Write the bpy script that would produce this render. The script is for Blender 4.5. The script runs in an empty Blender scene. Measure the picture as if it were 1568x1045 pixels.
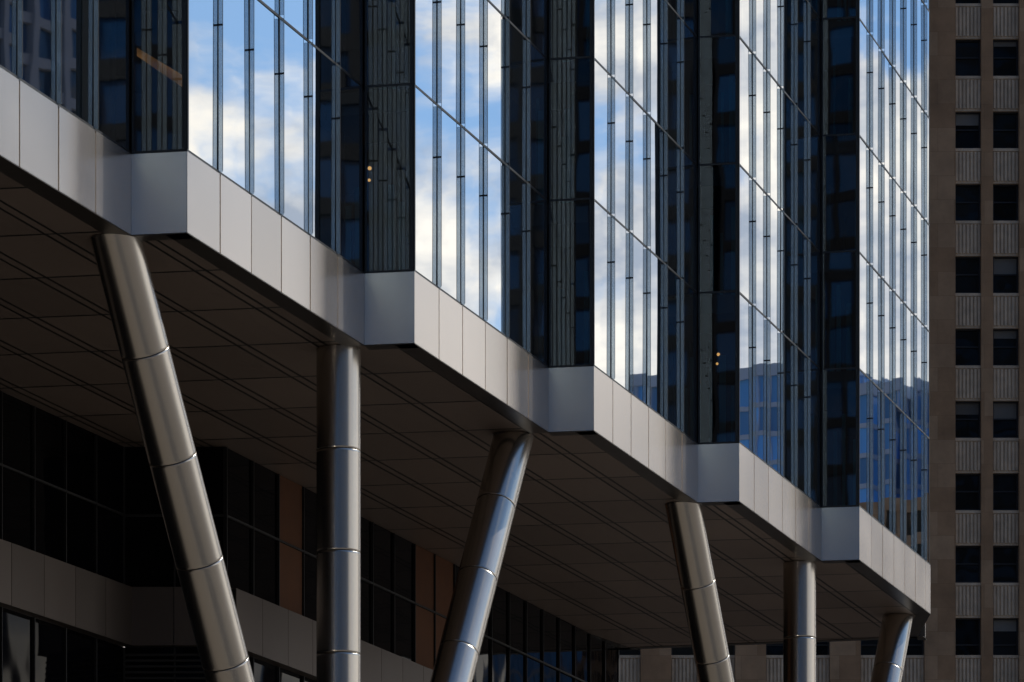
import bpy, math, random
from mathutils import Vector
random.seed(7)
S=20.0; EYE=1.6
scene=bpy.context.scene
# ---------------------------------------------------------------- materials
def new_mat(name):
    m=bpy.data.materials.new(name); m.use_nodes=True
    nt=m.node_tree; nt.nodes.clear()
    out=nt.nodes.new('ShaderNodeOutputMaterial')
    return m,nt,out
def N(nt,t,**kw):
    n=nt.nodes.new(t)
    for k,v in kw.items():
        if k in n.inputs.keys(): n.inputs[k].default_value=v
        else: setattr(n,k,v)
    return n
def L(nt,a,b): nt.links.new(a,b)
def math_node(nt,op,a,b=None,c=None):
    n=nt.nodes.new('ShaderNodeMath'); n.operation=op
    for i,v in enumerate((a,b,c)):
        if v is None: continue
        if hasattr(v,'is_output'): nt.links.new(v,n.inputs[i])
        else: n.inputs[i].default_value=v
    return n.outputs[0]
def mixrgb(nt,f,a,b,mode='MIX'):
    n=nt.nodes.new('ShaderNodeMix'); n.data_type='RGBA'; n.blend_type=mode
    for i,v in ((0,f),(6,a),(7,b)):
        if hasattr(v,'is_output'): nt.links.new(v,n.inputs[i])
        else: n.inputs[i].default_value=v if i==0 else (*v,1)
    return n.outputs[2]
def simple(name,col,rough=.6,metal=0,var=.12,scale=.8,island=0.0,bump=0.0,stretch=None):
    m,nt,out=new_mat(name)
    p=N(nt,'ShaderNodeBsdfPrincipled'); p.inputs['Roughness'].default_value=rough; p.inputs['Metallic'].default_value=metal
    tc=N(nt,'ShaderNodeTexCoord'); mp=N(nt,'ShaderNodeMapping')
    L(nt,tc.outputs['Object'],mp.inputs[0])
    if stretch: mp.inputs['Scale'].default_value=stretch
    nz=N(nt,'ShaderNodeTexNoise'); nz.inputs['Scale'].default_value=scale; nz.inputs['Detail'].default_value=3
    L(nt,mp.outputs[0],nz.inputs['Vector'])
    f=math_node(nt,'MULTIPLY_ADD',nz.outputs[0],2*var,1-var)
    if island>0:
        g=N(nt,'ShaderNodeNewGeometry')
        f2=math_node(nt,'MULTIPLY_ADD',g.outputs['Random Per Island'],2*island,1-island)
        f=math_node(nt,'MULTIPLY',f,f2)
    vm=N(nt,'ShaderNodeVectorMath'); vm.operation='SCALE'; vm.inputs[0].default_value=col
    L(nt,f,vm.inputs['Scale']); L(nt,vm.outputs[0],p.inputs['Base Color'])
    r=math_node(nt,'MULTIPLY_ADD',nz.outputs[0],.08,rough-.04); L(nt,r,p.inputs['Roughness'])
    if bump>0:
        b=N(nt,'ShaderNodeBump'); b.inputs['Strength'].default_value=bump; b.inputs['Distance'].default_value=.02
        L(nt,nz.outputs[0],b.inputs['Height']); L(nt,b.outputs[0],p.inputs['Normal'])
    L(nt,p.outputs[0],out.inputs[0]); return m

def glass_mat(name,tint=(.20,.30,.36),gl=(.91,.955,1.0),f0=.10,f1=.93,fmax=.68,bumpd=.0009,bscale=.6,opaque=None):
    m,nt,out=new_mat(name)
    lw=N(nt,'ShaderNodeLayerWeight'); lw.inputs['Blend'].default_value=.5
    t=math_node(nt,'MINIMUM',math_node(nt,'DIVIDE',lw.outputs['Facing'],fmax),1.0)
    t=math_node(nt,'POWER',t,1.8)
    fac=math_node(nt,'MULTIPLY_ADD',t,f1-f0,f0)
    if opaque:
        tr=N(nt,'ShaderNodeBsdfDiffuse'); tr.inputs[0].default_value=(*opaque,1)
    else:
        tr=N(nt,'ShaderNodeBsdfTransparent'); tr.inputs[0].default_value=(*tint,1)
    g=N(nt,'ShaderNodeBsdfGlossy'); g.inputs['Roughness'].default_value=.012; g.inputs['Color'].default_value=(*gl,1)
    if bumpd>0:
        tc=N(nt,'ShaderNodeTexCoord'); nz=N(nt,'ShaderNodeTexNoise'); nz.inputs['Scale'].default_value=bscale; nz.inputs['Detail'].default_value=1
        L(nt,tc.outputs['Object'],nz.inputs['Vector'])
        b=N(nt,'ShaderNodeBump'); b.inputs['Strength'].default_value=1; b.inputs['Distance'].default_value=bumpd
        L(nt,nz.outputs[0],b.inputs['Height']); L(nt,b.outputs[0],g.inputs['Normal'])
    mx=N(nt,'ShaderNodeMixShader'); L(nt,fac,mx.inputs[0]); L(nt,tr.outputs[0],mx.inputs[1]); L(nt,g.outputs[0],mx.inputs[2])
    L(nt,mx.outputs[0],out.inputs[0]); return m
def fin_mat():
    m,nt,out=new_mat('glass_fin')
    tr=N(nt,'ShaderNodeBsdfTransparent'); tr.inputs[0].default_value=(.82,.88,.93,1)
    df=N(nt,'ShaderNodeBsdfDiffuse'); df.inputs[0].default_value=(.44,.53,.58,1)
    g=N(nt,'ShaderNodeBsdfGlossy'); g.inputs['Roughness'].default_value=.05; g.inputs['Color'].default_value=(.9,.95,1,1)
    a=N(nt,'ShaderNodeMixShader'); a.inputs[0].default_value=.30; L(nt,tr.outputs[0],a.inputs[1]); L(nt,df.outputs[0],a.inputs[2])
    c=N(nt,'ShaderNodeMixShader'); c.inputs[0].default_value=.12; L(nt,a.outputs[0],c.inputs[1]); L(nt,g.outputs[0],c.inputs[2])
    L(nt,c.outputs[0],out.inputs[0]); return m
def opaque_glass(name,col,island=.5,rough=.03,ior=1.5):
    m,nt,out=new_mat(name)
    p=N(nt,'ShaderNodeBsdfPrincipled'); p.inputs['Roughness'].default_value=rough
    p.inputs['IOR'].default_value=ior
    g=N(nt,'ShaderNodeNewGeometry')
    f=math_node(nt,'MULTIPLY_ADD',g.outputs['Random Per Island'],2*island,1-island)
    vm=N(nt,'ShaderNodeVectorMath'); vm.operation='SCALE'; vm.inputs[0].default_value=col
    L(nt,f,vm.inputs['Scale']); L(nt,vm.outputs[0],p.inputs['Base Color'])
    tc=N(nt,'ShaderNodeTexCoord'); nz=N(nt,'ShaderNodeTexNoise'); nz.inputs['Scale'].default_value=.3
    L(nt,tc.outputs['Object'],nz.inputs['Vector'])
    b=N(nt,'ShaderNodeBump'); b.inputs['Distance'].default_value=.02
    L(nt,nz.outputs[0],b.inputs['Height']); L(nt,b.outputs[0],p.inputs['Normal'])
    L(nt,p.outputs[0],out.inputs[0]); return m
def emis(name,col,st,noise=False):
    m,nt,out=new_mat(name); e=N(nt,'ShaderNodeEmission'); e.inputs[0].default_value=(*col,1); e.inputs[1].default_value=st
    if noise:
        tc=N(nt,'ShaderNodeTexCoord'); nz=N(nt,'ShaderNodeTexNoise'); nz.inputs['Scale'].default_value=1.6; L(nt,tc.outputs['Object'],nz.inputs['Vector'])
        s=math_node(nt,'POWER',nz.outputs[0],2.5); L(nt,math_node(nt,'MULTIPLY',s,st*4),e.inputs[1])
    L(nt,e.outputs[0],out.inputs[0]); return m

# plan vectors (units)
D=(.2271,.552); R=(.0607,-.0115); U=(D[0]-R[0],D[1]-R[1])
def norm(v):
    l=math.hypot(*v); return (v[0]/l,v[1]/l)
un=norm(U); rn=norm(R)

def soffit_mat():
    m,nt,out=new_mat('soffit_panels')
    p=N(nt,'ShaderNodeBsdfPrincipled'); p.inputs['Roughness'].default_value=.45; p.inputs['Metallic'].default_value=.3
    tc=N(nt,'ShaderNodeTexCoord')
    det=un[0]*rn[1]-un[1]*rn[0]
    va=(rn[1]/det,-rn[0]/det,0); vb=(-un[1]/det,un[0]/det,0)
    def dot(v):
        n=N(nt,'ShaderNodeVectorMath'); n.operation='DOT_PRODUCT'; L(nt,tc.outputs['Object'],n.inputs[0]); n.inputs[1].default_value=v
        return n.outputs['Value']
    a=dot(va); b=dot(vb)
    ga=math_node(nt,'DIVIDE',a,3.88); gb=math_node(nt,'DIVIDE',b,1.84)
    fa=math_node(nt,'FRACT',math_node(nt,'ADD',ga,100.3)); fb=math_node(nt,'FRACT',math_node(nt,'ADD',gb,100.1))
    la=math_node(nt,'LESS_THAN',fa,.030)
    l1=math_node(nt,'LESS_THAN',fb,.038)
    l2=math_node(nt,'COMPARE',fb,.16,.019)
    line=math_node(nt,'MAXIMUM',la,math_node(nt,'MAXIMUM',l1,l2))
    cx=N(nt,'ShaderNodeCombineXYZ')
    L(nt,math_node(nt,'FLOOR',math_node(nt,'ADD',ga,100.3)),cx.inputs[0]); L(nt,math_node(nt,'FLOOR',math_node(nt,'ADD',gb,100.1)),cx.inputs[1])
    wn=N(nt,'ShaderNodeTexWhiteNoise'); L(nt,cx.outputs[0],wn.inputs[0])
    v=math_node(nt,'MULTIPLY_ADD',wn.outputs[0],.30,.84)
    vm=N(nt,'ShaderNodeVectorMath'); vm.operation='SCALE'; vm.inputs[0].default_value=(.20,.155,.127); L(nt,v,vm.inputs['Scale'])
    n=nt.nodes.new('ShaderNodeMix'); n.data_type='RGBA'; nt.links.new(line,n.inputs[0]); nt.links.new(vm.outputs[0],n.inputs[6]); n.inputs[7].default_value=(.004,.004,.004,1)
    L(nt,n.outputs[2],p.inputs['Base Color'])
    bp=N(nt,'ShaderNodeBump'); bp.invert=True; bp.inputs['Distance'].default_value=.03; L(nt,line,bp.inputs['Height']); L(nt,bp.outputs[0],p.inputs['Normal'])
    L(nt,p.outputs[0],out.inputs[0]); return m

def stone_mat(name,c1,c2,bw=1.64,bh=1.2):
    m,nt,out=new_mat(name)
    p=N(nt,'ShaderNodeBsdfPrincipled'); p.inputs['Roughness'].default_value=.85
    tc=N(nt,'ShaderNodeTexCoord'); sp=N(nt,'ShaderNodeSeparateXYZ'); L(nt,tc.outputs['Object'],sp.inputs[0])
    cb=N(nt,'ShaderNodeCombineXYZ'); L(nt,math_node(nt,'ADD',sp.outputs[0],sp.outputs[1]),cb.inputs[0]); L(nt,sp.outputs[2],cb.inputs[1])
    br=N(nt,'ShaderNodeTexBrick'); L(nt,cb.outputs[0],br.inputs['Vector'])
    br.inputs['Scale'].default_value=1; br.inputs['Brick Width'].default_value=bw; br.inputs['Row Height'].default_value=bh
    br.inputs['Mortar Size'].default_value=.008; br.inputs['Color1'].default_value=(*c1,1); br.inputs['Color2'].default_value=(*c2,1)
    br.inputs['Mortar'].default_value=(c1[0]*.75,c1[1]*.75,c1[2]*.75,1); br.inputs['Bias'].default_value=-.35
    nz=N(nt,'ShaderNodeTexNoise'); nz.inputs['Scale'].default_value=.6; nz.inputs['Detail'].default_value=7; nz.inputs['Roughness'].default_value=.65
    L(nt,tc.outputs['Object'],nz.inputs['Vector'])
    f=math_node(nt,'MULTIPLY_ADD',nz.outputs[0],1.1,.45)
    vm=N(nt,'ShaderNodeVectorMath'); vm.operation='SCALE'; L(nt,br.outputs[0],vm.inputs[0]); L(nt,f,vm.inputs['Scale'])
    L(nt,vm.outputs[0],p.inputs['Base Color'])
    b=N(nt,'ShaderNodeBump'); b.inputs['Distance'].default_value=.03; L(nt,nz.outputs[0],b.inputs['Height']); L(nt,b.outputs[0],p.inputs['Normal'])
    L(nt,p.outputs[0],out.inputs[0]); return m

M=dict(
 band=simple('stainless_band',(.91,.83,.75),.25,1,.03,.5,.08),
 gap=simple('dark_joint',(.02,.02,.02),.7),
 glass=glass_mat('facade_glass'),
 lglass=glass_mat('facade_glass_coated',opaque=(.012,.02,.028)),
 mull=simple('mullion_dark',(.035,.04,.045),.4,.6),
 fin=fin_mat(),
 soffit=soffit_mat(),
 edge=simple('soffit_edge',(.07,.062,.055),.35,.7,.1),
 steel=simple('column_steel',(.63,.59,.53),.25,1,.06,1.2,.05,stretch=(1,1,.15)),
 slab=simple('floor_slab',(.10,.11,.12),.8),
 core=simple('core_wall',(.05,.06,.07),.8),
 teal=simple('interior_partition',(.10,.38,.38),.5,0,.1,1,.4),
 brownrefl=simple('brown_reflection_panel',(.12,.046,.017),.85,0,.25,2,.15),  # brown painted in for reflections of brown buildings in the lobby glass
 lamp=emis('warm_lamp',(1,.38,.10),3),
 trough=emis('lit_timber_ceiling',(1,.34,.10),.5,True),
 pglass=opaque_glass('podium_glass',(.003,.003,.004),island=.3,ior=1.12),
 pband=simple('podium_band',(.115,.093,.078),.4,.75,.06,.5,.14),
 louver=simple('louver',(.005,.005,.005),.6,.0),
 stone=stone_mat('brown_stone',(.37,.225,.122),(.52,.35,.21)),
 spandrel=simple('fluted_spandrel',(.62,.50,.365),.8,0,.35,2.2,.1),
 wframe=simple('window_frame',(.02,.02,.022),.5),
 wglass=opaque_glass('window_glass',(.01,.012,.013),island=.8,ior=1.3),
 blind=simple('window_blind',(.18,.18,.17),.8,0,.1,1,.3),
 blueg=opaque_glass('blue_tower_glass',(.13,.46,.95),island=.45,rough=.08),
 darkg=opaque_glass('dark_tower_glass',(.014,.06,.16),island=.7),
 tframe=simple('tower_frame',(.50,.60,.72),.6,.1),
 tdark=simple('tower_frame_dark',(.008,.009,.012),.6),
 tgrey=simple('tower_frame_grey',(.34,.34,.36),.7),
 ground=simple('ground_paving',(.11,.10,.09),.85,0,.2,.3),
 asphalt=simple('asphalt',(.05,.05,.052),.85,0,.25,3,bump=.3),
 paint=simple('road_paint',(.75,.74,.7),.6),
 kerb=simple('kerb_granite',(.32,.31,.3),.8,0,.2,4),
)
# ---------------------------------------------------------------- mesh builder
class MB:
    def __init__(s,name,mat,parent=None):
        s.name=name; s.mat=mat; s.v=[]; s.f=[]; s.parent=parent
    def hexa(s,b,t):
        i=len(s.v); s.v+=b+t
        s.f+=[(i+3,i+2,i+1,i),(i+4,i+5,i+6,i+7),(i,i+1,i+5,i+4),(i+1,i+2,i+6,i+5),(i+2,i+3,i+7,i+6),(i+3,i,i+4,i+7)]
    def box(s,x0,x1,y0,y1,z0,z1):
        s.hexa([(x0,y0,z0),(x1,y0,z0),(x1,y1,z0),(x0,y1,z0)],[(x0,y0,z1),(x1,y0,z1),(x1,y1,z1),(x0,y1,z1)])
    def seg(s,a,b,z0,z1,o0,o1):
        d=norm((b[0]-a[0],b[1]-a[1])); n=(d[1],-d[0])
        q=[(a[0]+n[0]*o0,a[1]+n[1]*o0),(a[0]+n[0]*o1,a[1]+n[1]*o1),(b[0]+n[0]*o1,b[1]+n[1]*o1),(b[0]+n[0]*o0,b[1]+n[1]*o0)]
        s.hexa([(x,y,z0) for x,y in q],[(x,y,z1) for x,y in q])
    def quad(s,pts):
        i=len(s.v); s.v+=pts; s.f.append(tuple(range(i,i+len(pts))))
    def make(s,smooth=False):
        me=bpy.data.meshes.new(s.name); me.from_pydata([tuple(p) for p in s.v],[],s.f); me.update()
        me.materials.append(M[s.mat])
        if smooth:
            for p in me.polygons: p.use_smooth=True
        o=bpy.data.objects.new(s.name,me); scene.collection.objects.link(o)
        if s.parent: o.parent=s.parent
        return o
def empty(name):
    o=bpy.data.objects.new(name,None); scene.collection.objects.link(o); return o
def lerp(a,b,t): return (a[0]+(b[0]-a[0])*t,a[1]+(b[1]-a[1])*t)
def W(p): return (p[0]*S,p[1]*S)
def H(h): return EYE+S*h

# ---------------------------------------------------------------- main building
bld=empty('glass_office_tower')
Cs={k:(-.3442+D[0]*k,4.155+D[1]*k) for k in range(-3,6)}
Vs={k:(Cs[k][0]-R[0],Cs[k][1]-R[1]) for k in Cs}
Vs[5]=(.7453,6.977)
Pend=(.7535,7.29); E=(.7690,7.287); F=(.206,7.45)
segs=[]  # (a,b,nmod,type)
for k in range(-3,5):
    segs.append((W(Vs[k]),W(Cs[k]),1,'ret'))
    segs.append((W(Cs[k]),W(Vs[k+1]),6 if k<4 else 6.5,'long'))
segs.append((W(Vs[5]),W(Pend),3,'end'))
segs.append((W(Pend),W(E),1,'ret'))
back=[W(F),W((F[0]-D[0]*7.2,F[1]-D[1]*7.2))]
segs.append((W(E),W(F),8,'end'))
segs.append((back[0],back[1],60,'end'))
segs.append((back[1],W(Vs[-3]),6,'end'))
outline=[s[0] for s in segs]
H0=1.0; H1=1.0858
levels=[H1,H1+.226]
for i in range(7): levels.append(levels[-1]+.19)
b_band=MB('band_panels','band',bld); b_gap=MB('band_backing','gap',bld)
b_pane=MB('glass_panes','glass',bld); b_lp=MB('coated_glass_panes','lglass',bld)
b_m=MB('mullions','mull',bld); b_fin=MB('glass_fins','fin',bld)
b_edge=MB('soffit_edge_strip','edge',bld); b_part=MB('interior_partitions','teal',bld)
for si_,(a,b,n,ty) in enumerate(segs):
    ln=math.hypot(b[0]-a[0],b[1]-a[1])
    ts=[i/n for i in range(int(n)+1)]
    if ts[-1]<.999: ts.append(1.0)
    b_gap.seg(a,b,H(H0)+.03,H(H1)-.03,-.10,-.03)
    g=(.030 if ty=='long' else .012)/ln
    for i in range(len(ts)-1):
        t0=ts[i]+(g if i>0 else 0); t1=ts[i+1]-(g if i<len(ts)-2 else 0)
        e1=random.uniform(-.003,.003)
        b_band.seg(lerp(a,b,t0),lerp(a,b,t1),H(H0),H(H1),-.029,e1)
    b_m.seg(a,b,H(H1)+.004,H(H1)+.06,-.16,-.012)
    b_edge.seg(a,b,H(H0)-.02,H(H0)-.006,-.5,-.005)
    pn=b_pane if ty=='ret' else b_lp
    for li in range(len(levels)-1):
        z0=H(levels[li])+.03; z1=H(levels[li+1])-.0
        for i in range(len(ts)-1):
            p=lerp(a,b,ts[i]); q=lerp(a,b,ts[i+1])
            d=norm((b[0]-a[0],b[1]-a[1])); nn=(d[1],-d[0])
            ax=random.uniform(-.003,.003); bx=random.uniform(-.006,.006); o=-.05
            def pt(pp,z,s_,t_):
                off=o+ax*s_+bx*t_
                return (pp[0]+nn[0]*off,pp[1]+nn[1]*off,z)
            pn.quad([pt(p,z0,-1,-1),pt(q,z0,1,-1),pt(q,z1,1,1),pt(p,z1,-1,1)])
        b_m.seg(a,b,z1-.028,z1+.028,-.10,-.036)
    ztop=H(levels[-1]); zb=H(H1)+.07
    for i,t in enumerate(ts):
        hw=.022/ln
        lo=t-hw; hi=t+hw
        if i==0: lo=0; hi=.05/ln
        if i==len(ts)-1: hi=1; lo=1-.05/ln
        b_m.seg(lerp(a,b,lo),lerp(a,b,hi),zb,ztop,-.12,-.038)
        if ty=='long' and 0<t<.999:
            for li in range(len(levels)-1):
                z0=H(levels[li])+.035; z1=H(levels[li+1])-.035; zm=z1-1.25
                for (u0,u1) in ((z0,zm-.02),(zm+.02,z1)):
                    b_fin.seg(lerp(a,b,t-.008/ln),lerp(a,b,t+.008/ln),u0,u1,-.037,.058)
                b_m.seg(lerp(a,b,t-.012/ln),lerp(a,b,t+.012/ln),zm-.02,zm+.02,-.037,.062)
            b_m.seg(lerp(a,b,t-.010/ln),lerp(a,b,t+.010/ln),zb,ztop,.0581,.065)
    if ty=='ret':
        for li in range(len(levels)-1):
            z0=H(levels[li])+.1
            for rr in range(3):
                t0=random.uniform(.05,.85); t1=min(t0+random.uniform(.05,.16),.95)
                o_=random.uniform(.7,1.6); hh=random.uniform(1.8,3.2)
                if si_==6: continue
                b_part.seg(lerp(a,b,t0),lerp(a,b,t1),z0,z0+hh,-o_-.04,-o_)
for m_ in (b_band,b_gap,b_pane,b_lp,b_m,b_fin,b_edge,b_part): m_.make()
so=MB('soffit','soffit',bld); so.quad([(x,y,H(H0)+.0) for x,y in reversed(outline)]); so.make()
def inset(poly,d):
    n=len(poly); out=[]
    for i in range(n):
        p0,p1,p2=poly[i-1],poly[i],poly[(i+1)%n]
        d0=norm((p1[0]-p0[0],p1[1]-p0[1])); d1=norm((p2[0]-p1[0],p2[1]-p1[1]))
        n0=(-d0[1],d0[0]); n1=(-d1[1],d1[0]); bi=(n0[0]+n1[0],n0[1]+n1[1]); dd=1+n0[0]*n1[0]+n0[1]*n1[1]
        dd=max(dd,.3)
        out.append((p1[0]+bi[0]/dd*d,p1[1]+bi[1]/dd*d))
    return out
sl=MB('floor_slabs','slab',bld)
pin=inset(outline,.22)
for li,lv in enumerate(levels):
    zt=H(lv)-.05; zb=zt-.55
    if li==0: zb=zt-.3
    n=len(pin); i0=len(sl.v)
    sl.v+=[(x,y,zb) for x,y in pin]+[(x,y,zt) for x,y in pin]
    sl.f.append(tuple(i0+n-1-i for i in range(n))); sl.f.append(tuple(i0+n+i for i in range(n)))
    for i in range(n):
        j=(i+1)%n; sl.f.append((i0+i,i0+j,i0+n+j,i0+n+i))
sl.make()
co=MB('interior_core','core',bld)
co.seg(W((Vs[-3][0]-.10,Vs[-3][1]+.25)),W((Vs[5][0]-.28,Vs[5][1]-.1)),H(H1),H(levels[-1])-.6,-3.2,-.2)
for k in range(-2,6):
    for off in (.33,.72):
        c=W((Vs[k][0]-U[0]*off-.09,Vs[k][1]-U[1]*off+.02))
        co.box(c[0]-.4,c[0]+.4,c[1]-.4,c[1]+.4,H(H1),H(levels[-1])-.6)
co.make()
def ball(mb,c,r,n=8):
    i=len(mb.v)
    for a in range(n+1):
        th=math.pi*a/n
        for b in range(n):
            ph=2*math.pi*b/n
            mb.v.append((c[0]+r*math.sin(th)*math.cos(ph),c[1]+r*math.sin(th)*math.sin(ph),c[2]+r*math.cos(th)))
    for a in range(n):
        for b in range(n):
            mb.f.append((i+a*n+b,i+(a+1)*n+b,i+(a+1)*n+(b+1)%n,i+a*n+(b+1)%n))
lp=MB('pendant_lamps','lamp',bld)
def lamp_at(px,py,y):
    x=(px-784)/6000*y; z=EYE+(1800-py)/6000*y
    ball(lp,(x,y,z),.05); ball(lp,(x-.02,y+.3,z-.22),.04)
lamp_at(566,258,97.0); lamp_at(1100,543,118.6)
lp.make()
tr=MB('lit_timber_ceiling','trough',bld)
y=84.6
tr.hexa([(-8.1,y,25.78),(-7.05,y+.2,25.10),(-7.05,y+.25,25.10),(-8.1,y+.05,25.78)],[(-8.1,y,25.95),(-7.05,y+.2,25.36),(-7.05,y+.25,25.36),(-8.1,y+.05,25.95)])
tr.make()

# ---------------------------------------------------------------- podium under soffit
pod=empty('podium_lobby')
Wp=[(-1.45,2.69),(-.652,4.992),(-.532,5.376),(-.3934,5.376),(.206-.004,7.45-.02),(-.9,7.7)]
Wp=[W(p) for p in Wp]
pg=MB('lobby_glass','pglass',pod); pm=MB('lobby_mullions','louver',pod); pb=MB('lobby_band','pband',pod); pw=MB('lobby_brown_reflections','brownrefl',pod); pl=MB('lobby_louvers','louver',pod)
cnt=[22,4,2,20,6]
bt,bb=.805,.725
for si in range(5):
    a,b=Wp[si],Wp[si+1]; n=cnt[si]; ln=math.hypot(b[0]-a[0],b[1]-a[1])
    for i in range(n):
        p=lerp(a,b,i/n); q=lerp(a,b,(i+1)/n)
        top=pg; low=pg
        if si==3 and i in (2,8,9): top=pw  # modules coloured brown as a painted reflection
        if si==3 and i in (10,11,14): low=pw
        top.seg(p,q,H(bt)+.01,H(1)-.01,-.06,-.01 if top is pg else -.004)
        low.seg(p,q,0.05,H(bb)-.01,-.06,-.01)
        g=.012/ln
        pb.seg(lerp(a,b,i/n+g),lerp(a,b,(i+1)/n-g),H(bb),H(bt),-.04,.32)
        pm.seg(lerp(a,b,i/n-g*2),lerp(a,b,i/n+g*2),.05,H(bb)-.02,-.05,.06)
        pm.seg(lerp(a,b,i/n-g*2),lerp(a,b,i/n+g*2),H(bt)+.02,H(1)-.03,-.05,.06)
    pm.seg(a,b,H(bb)+.02,H(bt)-.02,-.3,.29)
    for hh in (.905,.6,.45,.3):
        pm.seg(a,b,H(hh)-.03,H(hh)+.03,-.03,.055)
    if si in (2,):
        z=H(.52)
        while z<H(bb)-.1:
            pl.seg(a,b,z,z+.06,0,.12); z+=.16
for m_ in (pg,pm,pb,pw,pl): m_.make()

# ---------------------------------------------------------------- columns
def column(top,foot,name):
    root=empty(name)
    r=.535
    a=Vector(foot); b=Vector(top); ax=(b-a).normalized(); Ln=(b-a).length
    s1=ax.cross(Vector((0,1,0))).normalized(); s2=ax.cross(s1).normalized()
    seg=2.46; n=64
    mb=MB('steel_shells','steel',root); mg=MB('joint_rings','gap',root)
    def ring(m,dist,rad,flat=False):
        c=b-ax*dist; i=len(m.v)
        for k in range(n):
            t=2*math.pi*k/n; p=c+s1*math.cos(t)*rad+s2*math.sin(t)*rad
            if flat: p=p+ax*((top[2]-p.z)/ax.z)
            m.v.append(tuple(p))
        return i
    def bridge(m,i,j):
        for k in range(n): m.f.append((i+k,j+k,j+(k+1)%n,i+(k+1)%n))
    d=0.0
    while d<Ln-.01:
        e=min(d+seg,Ln)
        if d==0:
            ids=[ring(mb,0,r,True),ring(mb,.8,r),ring(mb,e-.06,r),ring(mb,e-.018,r),ring(mb,e-.010,r-.006),ring(mb,e-.008,r-.02)]
        else:
            rs=[(d+.008,r-.02),(d+.010,r-.006),(d+.018,r),(d+.06,r),(e-.06,r),(e-.018,r),(e-.010,r-.006),(e-.008,r-.02)]
            ids=[ring(mb,x,y_) for x,y_ in rs]
        for q in range(len(ids)-1): bridge(mb,ids[q],ids[q+1])
        d=e
    i=ring(mg,0.0,r-.03,True); j=ring(mg,Ln,r-.03); bridge(mg,i,j)
    mb.make(True); mg.make(True)
    bp=MB('base_plinth','edge',root); i=[]
    for rad,z in ((1.0,.0),(1.0,.18),(.8,.30),(.62,.42),(.50,.42)):
        c=len(bp.v); i.append(c)
        for k in range(n):
            t=2*math.pi*k/n; bp.v.append((foot[0]+rad*math.cos(t),foot[1]+rad*math.sin(t),z))
    for q in range(4):
        for k in range(n): bp.f.append((i[q]+k,i[q]+(k+1)%n,i[q+1]+(k+1)%n,i[q+1]+k))
    bp.make(True)
topx={-1:-.056,0:-.018,1:-.032,2:-.047,3:-.021,4:-.034,5:-.056,-2:-.034}
lean={0:1.04,1:0,2:-1.0,3:1.02,4:0,5:-.97,-1:-1.0,-2:0}
for k in range(-2,6):
    V=Vs[k] if k<5 else (.7453,6.977)
    t=(V[0]+topx[k],V[1]+.022); drop=1+EYE/S
    f=(t[0]+D[0]*lean[k]*drop,t[1]+D[1]*lean[k]*drop)
    column((t[0]*S,t[1]*S,H(1)-.021),(f[0]*S,f[1]*S,0.0),'steel_column')

# ---------------------------------------------------------------- brown stone building
sb=empty('brown_stone_building')
YB=196.0; k=YB/6000; RH=111.0
def X(px): return (px-784)*k
def Z(py): return EYE+(1800-py)*k
st=MB('stone_piers','stone',sb); spn=MB('fluted_spandrels','spandrel',sb); wf=MB('window_frames','wframe',sb); wg=MB('window_glass','wglass',sb); bl=MB('window_blinds','blind',sb)
groups=[1463+145*g for g in range(-8,2)]
ztop=Z(945)+RH*k*14; 
for gi,g in enumerate(groups):
    x0=X(g); x1=X(g+40); x2=X(g+58); x3=X(g+98)
    st.box(x3,X(g+145),YB,YB+1.0,0,ztop+1)
    st.box(x1,x2,YB+.12,YB+1.0,0,ztop+1)
    for row in range(-6,14):
        zt=Z(945)+row*RH*k; hb=(85 if row==0 else 57)*k
        zb=zt-hb
        ztn=zt+RH*k-57*k
        if zb<0.5: continue
        for (a,b) in ((x0,x1),(x2,x3)):
            spn.box(a,b,YB+.30,YB+.9,zt,ztn-.02)
            spn.box(a,b,YB+.22,YB+.30,ztn-.16,ztn-.02)
            nr=7; w=(b-a)/nr
            for q in range(nr):
                spn.box(a+w*(q+.22),a+w*(q+.78),YB+.22,YB+.299,zt+.12,ztn-.2)
            wg.quad([(a,YB+.62,zb),(b,YB+.62,zb),(b,YB+.62,zt),(a,YB+.62,zt)])
            t=.08
            wf.box(a,a+t,YB+.5,YB+.7,zb,zt); wf.box(b-t,b,YB+.5,YB+.7,zb,zt)
            wf.box(a+t,b-t,YB+.5,YB+.7,zb,zb+t); wf.box(a+t,b-t,YB+.5,YB+.7,zt-t,zt)
            zm=zb+(zt-zb)*.52; wf.box(a+t,b-t,YB+.53,YB+.68,zm-.035,zm+.035)
            rnd=random.random()
            if rnd<.4:
                hgt=(zt-zb)*random.choice((.12,.2,.3,.44))
                bl.box(a+t,b-t,YB+.6,YB+.612,zt-t-hgt,zt-t)
st.box(X(groups[0]),X(groups[-1]+145),YB+1.001,YB+26,0,ztop+1)
st.box(X(groups[0])-.3,X(groups[-1]+145)+.3,YB-.4,YB+26.4,ztop+1.002,ztop+2.2)
for m_ in (st,spn,wf,wg,bl): m_.make()

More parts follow.
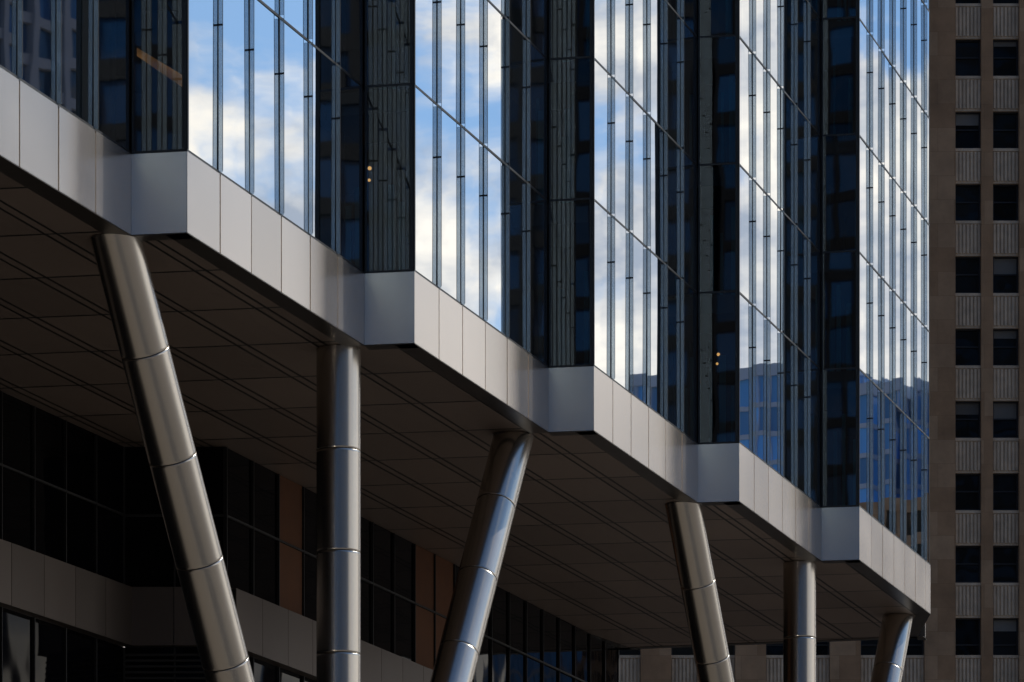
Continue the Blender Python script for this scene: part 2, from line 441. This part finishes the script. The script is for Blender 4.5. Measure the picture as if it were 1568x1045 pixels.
# ---------------------------------------------------------------- surrounding towers (seen reflected) and added sky blockers
def tower(name,x0,x1,y0,y1,h,gm,fm,bay=3.0,fl=4.0,vw=.35,hw=.8,proud=.35):
    e=empty(name); g=MB('glazing',gm,e); fr=MB('frame',fm,e)
    nx=max(1,round((x1-x0)/bay)); ny=max(1,round((y1-y0)/bay)); nf=round(h/fl)
    fl=h/nf
    for f in range(nf):
        for i in range(nx):
            a=x0+(x1-x0)*i/nx; b=x0+(x1-x0)*(i+1)/nx
            g.quad([(a,y0,f*fl),(b,y0,f*fl),(b,y0,f*fl+fl),(a,y0,f*fl+fl)]); g.quad([(b,y1,f*fl),(a,y1,f*fl),(a,y1,f*fl+fl),(b,y1,f*fl+fl)])
        for i in range(ny):
            a=y0+(y1-y0)*i/ny; b=y0+(y1-y0)*(i+1)/ny
            g.quad([(x0,b,f*fl),(x0,a,f*fl),(x0,a,f*fl+fl),(x0,b,f*fl+fl)]); g.quad([(x1,a,f*fl),(x1,b,f*fl),(x1,b,f*fl+fl),(x1,a,f*fl+fl)])
        p=proud*.6
        fr.box(x0-p,x1+p,y0-p,y1+p,f*fl-hw/2 if f else 0,f*fl+hw/2)
    for i in range(nx+1):
        a=x0+(x1-x0)*i/nx
        fr.box(a-vw/2,a+vw/2,y0-proud,y0+.1,0,h); fr.box(a-vw/2,a+vw/2,y1-.1,y1+proud,0,h)
    for i in range(1,ny):
        a=y0+(y1-y0)*i/ny
        fr.box(x0-proud,x0+.1,a-vw/2,a+vw/2,0,h); fr.box(x1-.1,x1+proud,a-vw/2,a+vw/2,0,h)
    fr.box(x0-.5,x1+.5,y0-.5,y1+.5,h+.01,h+2)
    g.make(); fr.make()
tower('added_dark_tower',-230,-128,-140,-70,230,'darkg','tdark',4.6,4,.6,1.2,.15)  # tower row behind camera, enlarged to block sky and darken the steel
tower('added_dark_tower',-124,-60,-130,-75,200,'darkg','tdark',2.1,4,.35,.9,.2)
tower('added_dark_tower',-56,24,-130,-70,210,'darkg','tdark',2.4,4,.3,.9,.2)
tower('added_dark_tower',30,110,-140,-75,150,'darkg','tdark',4.4,4,.8,1.2)  # added unseen tower; hides bright sky so the return faces stay dark
tower('added_dark_tower',116,250,-150,-80,125,'darkg','tdark',5,4,.8,1.3)  # second added tower, carries the sky block further right
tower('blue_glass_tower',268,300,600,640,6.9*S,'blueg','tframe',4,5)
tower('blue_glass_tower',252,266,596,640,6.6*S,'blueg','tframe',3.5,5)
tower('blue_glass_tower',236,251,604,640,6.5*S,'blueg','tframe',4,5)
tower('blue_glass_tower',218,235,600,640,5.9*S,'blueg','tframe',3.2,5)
tower('grey_pier_tower',187,240,300,322,190,'darkg','tgrey',3.4,4,1.0,1.0,.8)
tower('stone_block_building',214,262,570,592,107,'wglass','stone',4,4.5,1.6,1.8)

# ---------------------------------------------------------------- ground, street
g=MB('ground','ground'); g.quad([(-4000,-4000,0),(4000,-4000,0),(4000,4000,0),(-4000,4000,0)]); g.make()
dn=norm(D)
def off(t,o):
    p=W(Vs[0]); return (p[0]+dn[0]*t+dn[1]*o,p[1]+dn[1]*t-dn[0]*o)
rd=MB('road','asphalt'); a,b=off(-160,12),off(100,12); a2,b2=off(-160,26),off(100,26)
rd.quad([(a[0],a[1],.004),(a2[0],a2[1],.004),(b2[0],b2[1],.004),(b[0],b[1],.004)]); rd.make()
kb=MB('road_kerb','kerb'); kb.seg(off(-160,12),off(100,12),0,.13,-.3,0); kb.seg(off(-160,26),off(100,26),0,.13,0,.3); kb.make()
mk=MB('road_markings','paint')
for i in range(-25,16):
    p,q,r_,s_=off(i*6,18.93),off(i*6,19.07),off(i*6+3,19.07),off(i*6+3,18.93)
    mk.quad([(p[0],p[1],.008),(q[0],q[1],.008),(r_[0],r_[1],.008),(s_[0],s_[1],.008)])
mk.make()

# ---------------------------------------------------------------- world
SUN_AZ=math.radians(52); SUN_EL=math.radians(40)
w=bpy.data.worlds.new('World'); scene.world=w; w.use_nodes=True; nt=w.node_tree; nt.nodes.clear()
out=nt.nodes.new('ShaderNodeOutputWorld')
sky=nt.nodes.new('ShaderNodeTexSky'); sky.sky_type='NISHITA'; sky.sun_disc=False; sky.sun_elevation=SUN_EL; sky.sun_rotation=SUN_AZ
b1=nt.nodes.new('ShaderNodeBackground'); b1.inputs[1].default_value=.08
nt.links.new(mixrgb(nt,1.0,sky.outputs[0],(.58,.85,1.12),'MULTIPLY'),b1.inputs[0])
tc=nt.nodes.new('ShaderNodeTexCoord'); sp=nt.nodes.new('ShaderNodeSeparateXYZ'); nt.links.new(tc.outputs['Generated'],sp.inputs[0])
mp=nt.nodes.new('ShaderNodeMapping'); mp.inputs['Scale'].default_value=(1,1,1.5); nt.links.new(tc.outputs['Generated'],mp.inputs[0])
nz=nt.nodes.new('ShaderNodeTexNoise'); nz.inputs['Scale'].default_value=8; nz.inputs['Detail'].default_value=7; nz.inputs['Roughness'].default_value=.58; nz.inputs['Distortion'].default_value=.3
nt.links.new(mp.outputs[0],nz.inputs['Vector'])
bias=math_node(nt,'MULTIPLY_ADD',sp.outputs[2],-2.2,.595)
bias=math_node(nt,'MAXIMUM',bias,-.08)
v=math_node(nt,'ADD',nz.outputs[0],bias)
mr=nt.nodes.new('ShaderNodeMapRange'); mr.interpolation_type='SMOOTHSTEP'; mr.inputs['From Min'].default_value=.47; mr.inputs['From Max'].default_value=.57; nt.links.new(v,mr.inputs['Value'])
n2=nt.nodes.new('ShaderNodeTexNoise'); n2.inputs['Scale'].default_value=22; n2.inputs['Detail'].default_value=6; n2.inputs['Roughness'].default_value=.6; nt.links.new(mp.outputs[0],n2.inputs['Vector'])
cr=nt.nodes.new('ShaderNodeValToRGB'); cr.color_ramp.elements[0].position=.39; cr.color_ramp.elements[0].color=(.34,.38,.45,1); cr.color_ramp.elements[1].position=.61; cr.color_ramp.elements[1].color=(.94,.865,.76,1)
nt.links.new(n2.outputs[0],cr.inputs[0])
# clouds are brighter towards the sun, dimmer on the side away from it
dt=nt.nodes.new('ShaderNodeVectorMath'); dt.operation='DOT_PRODUCT'; nt.links.new(tc.outputs['Generated'],dt.inputs[0]); dt.inputs[1].default_value=(math.sin(SUN_AZ),math.cos(SUN_AZ),0)
mb_=nt.nodes.new('ShaderNodeMapRange'); mb_.interpolation_type='SMOOTHSTEP'; mb_.inputs['From Min'].default_value=-.4; mb_.inputs['From Max'].default_value=.9; mb_.inputs['To Min'].default_value=.16; mb_.inputs['To Max'].default_value=1.32
nt.links.new(dt.outputs['Value'],mb_.inputs['Value'])
b2=nt.nodes.new('ShaderNodeBackground'); nt.links.new(mb_.outputs[0],b2.inputs[1]); nt.links.new(cr.outputs[0],b2.inputs[0])
mx=nt.nodes.new('ShaderNodeMixShader'); nt.links.new(mr.outputs[0],mx.inputs[0]); nt.links.new(b1.outputs[0],mx.inputs[1]); nt.links.new(b2.outputs[0],mx.inputs[2]); nt.links.new(mx.outputs[0],out.inputs[0])
sd=bpy.data.lights.new('sun','SUN'); sd.energy=5.0; sd.angle=math.radians(.5); sd.color=(1,.92,.81)
so_=bpy.data.objects.new('sun',sd); scene.collection.objects.link(so_)
dirv=Vector((math.sin(SUN_AZ)*math.cos(SUN_EL),math.cos(SUN_AZ)*math.cos(SUN_EL),math.sin(SUN_EL)))
so_.rotation_euler=dirv.to_track_quat('Z','Y').to_euler()
# ---------------------------------------------------------------- camera
cd=bpy.data.cameras.new('camera'); cam=bpy.data.objects.new('camera',cd); scene.collection.objects.link(cam)
cam.location=(0,0,EYE); cam.rotation_euler=(math.radians(90),0,0)
cd.sensor_width=36; cd.lens=6000/1568*36; cd.shift_y=(1800-522.5)/1568; cd.clip_end=9000; cd.clip_start=.5
scene.camera=cam
scene.view_settings.view_transform='Standard'; scene.view_settings.look='None'; scene.view_settings.exposure=0
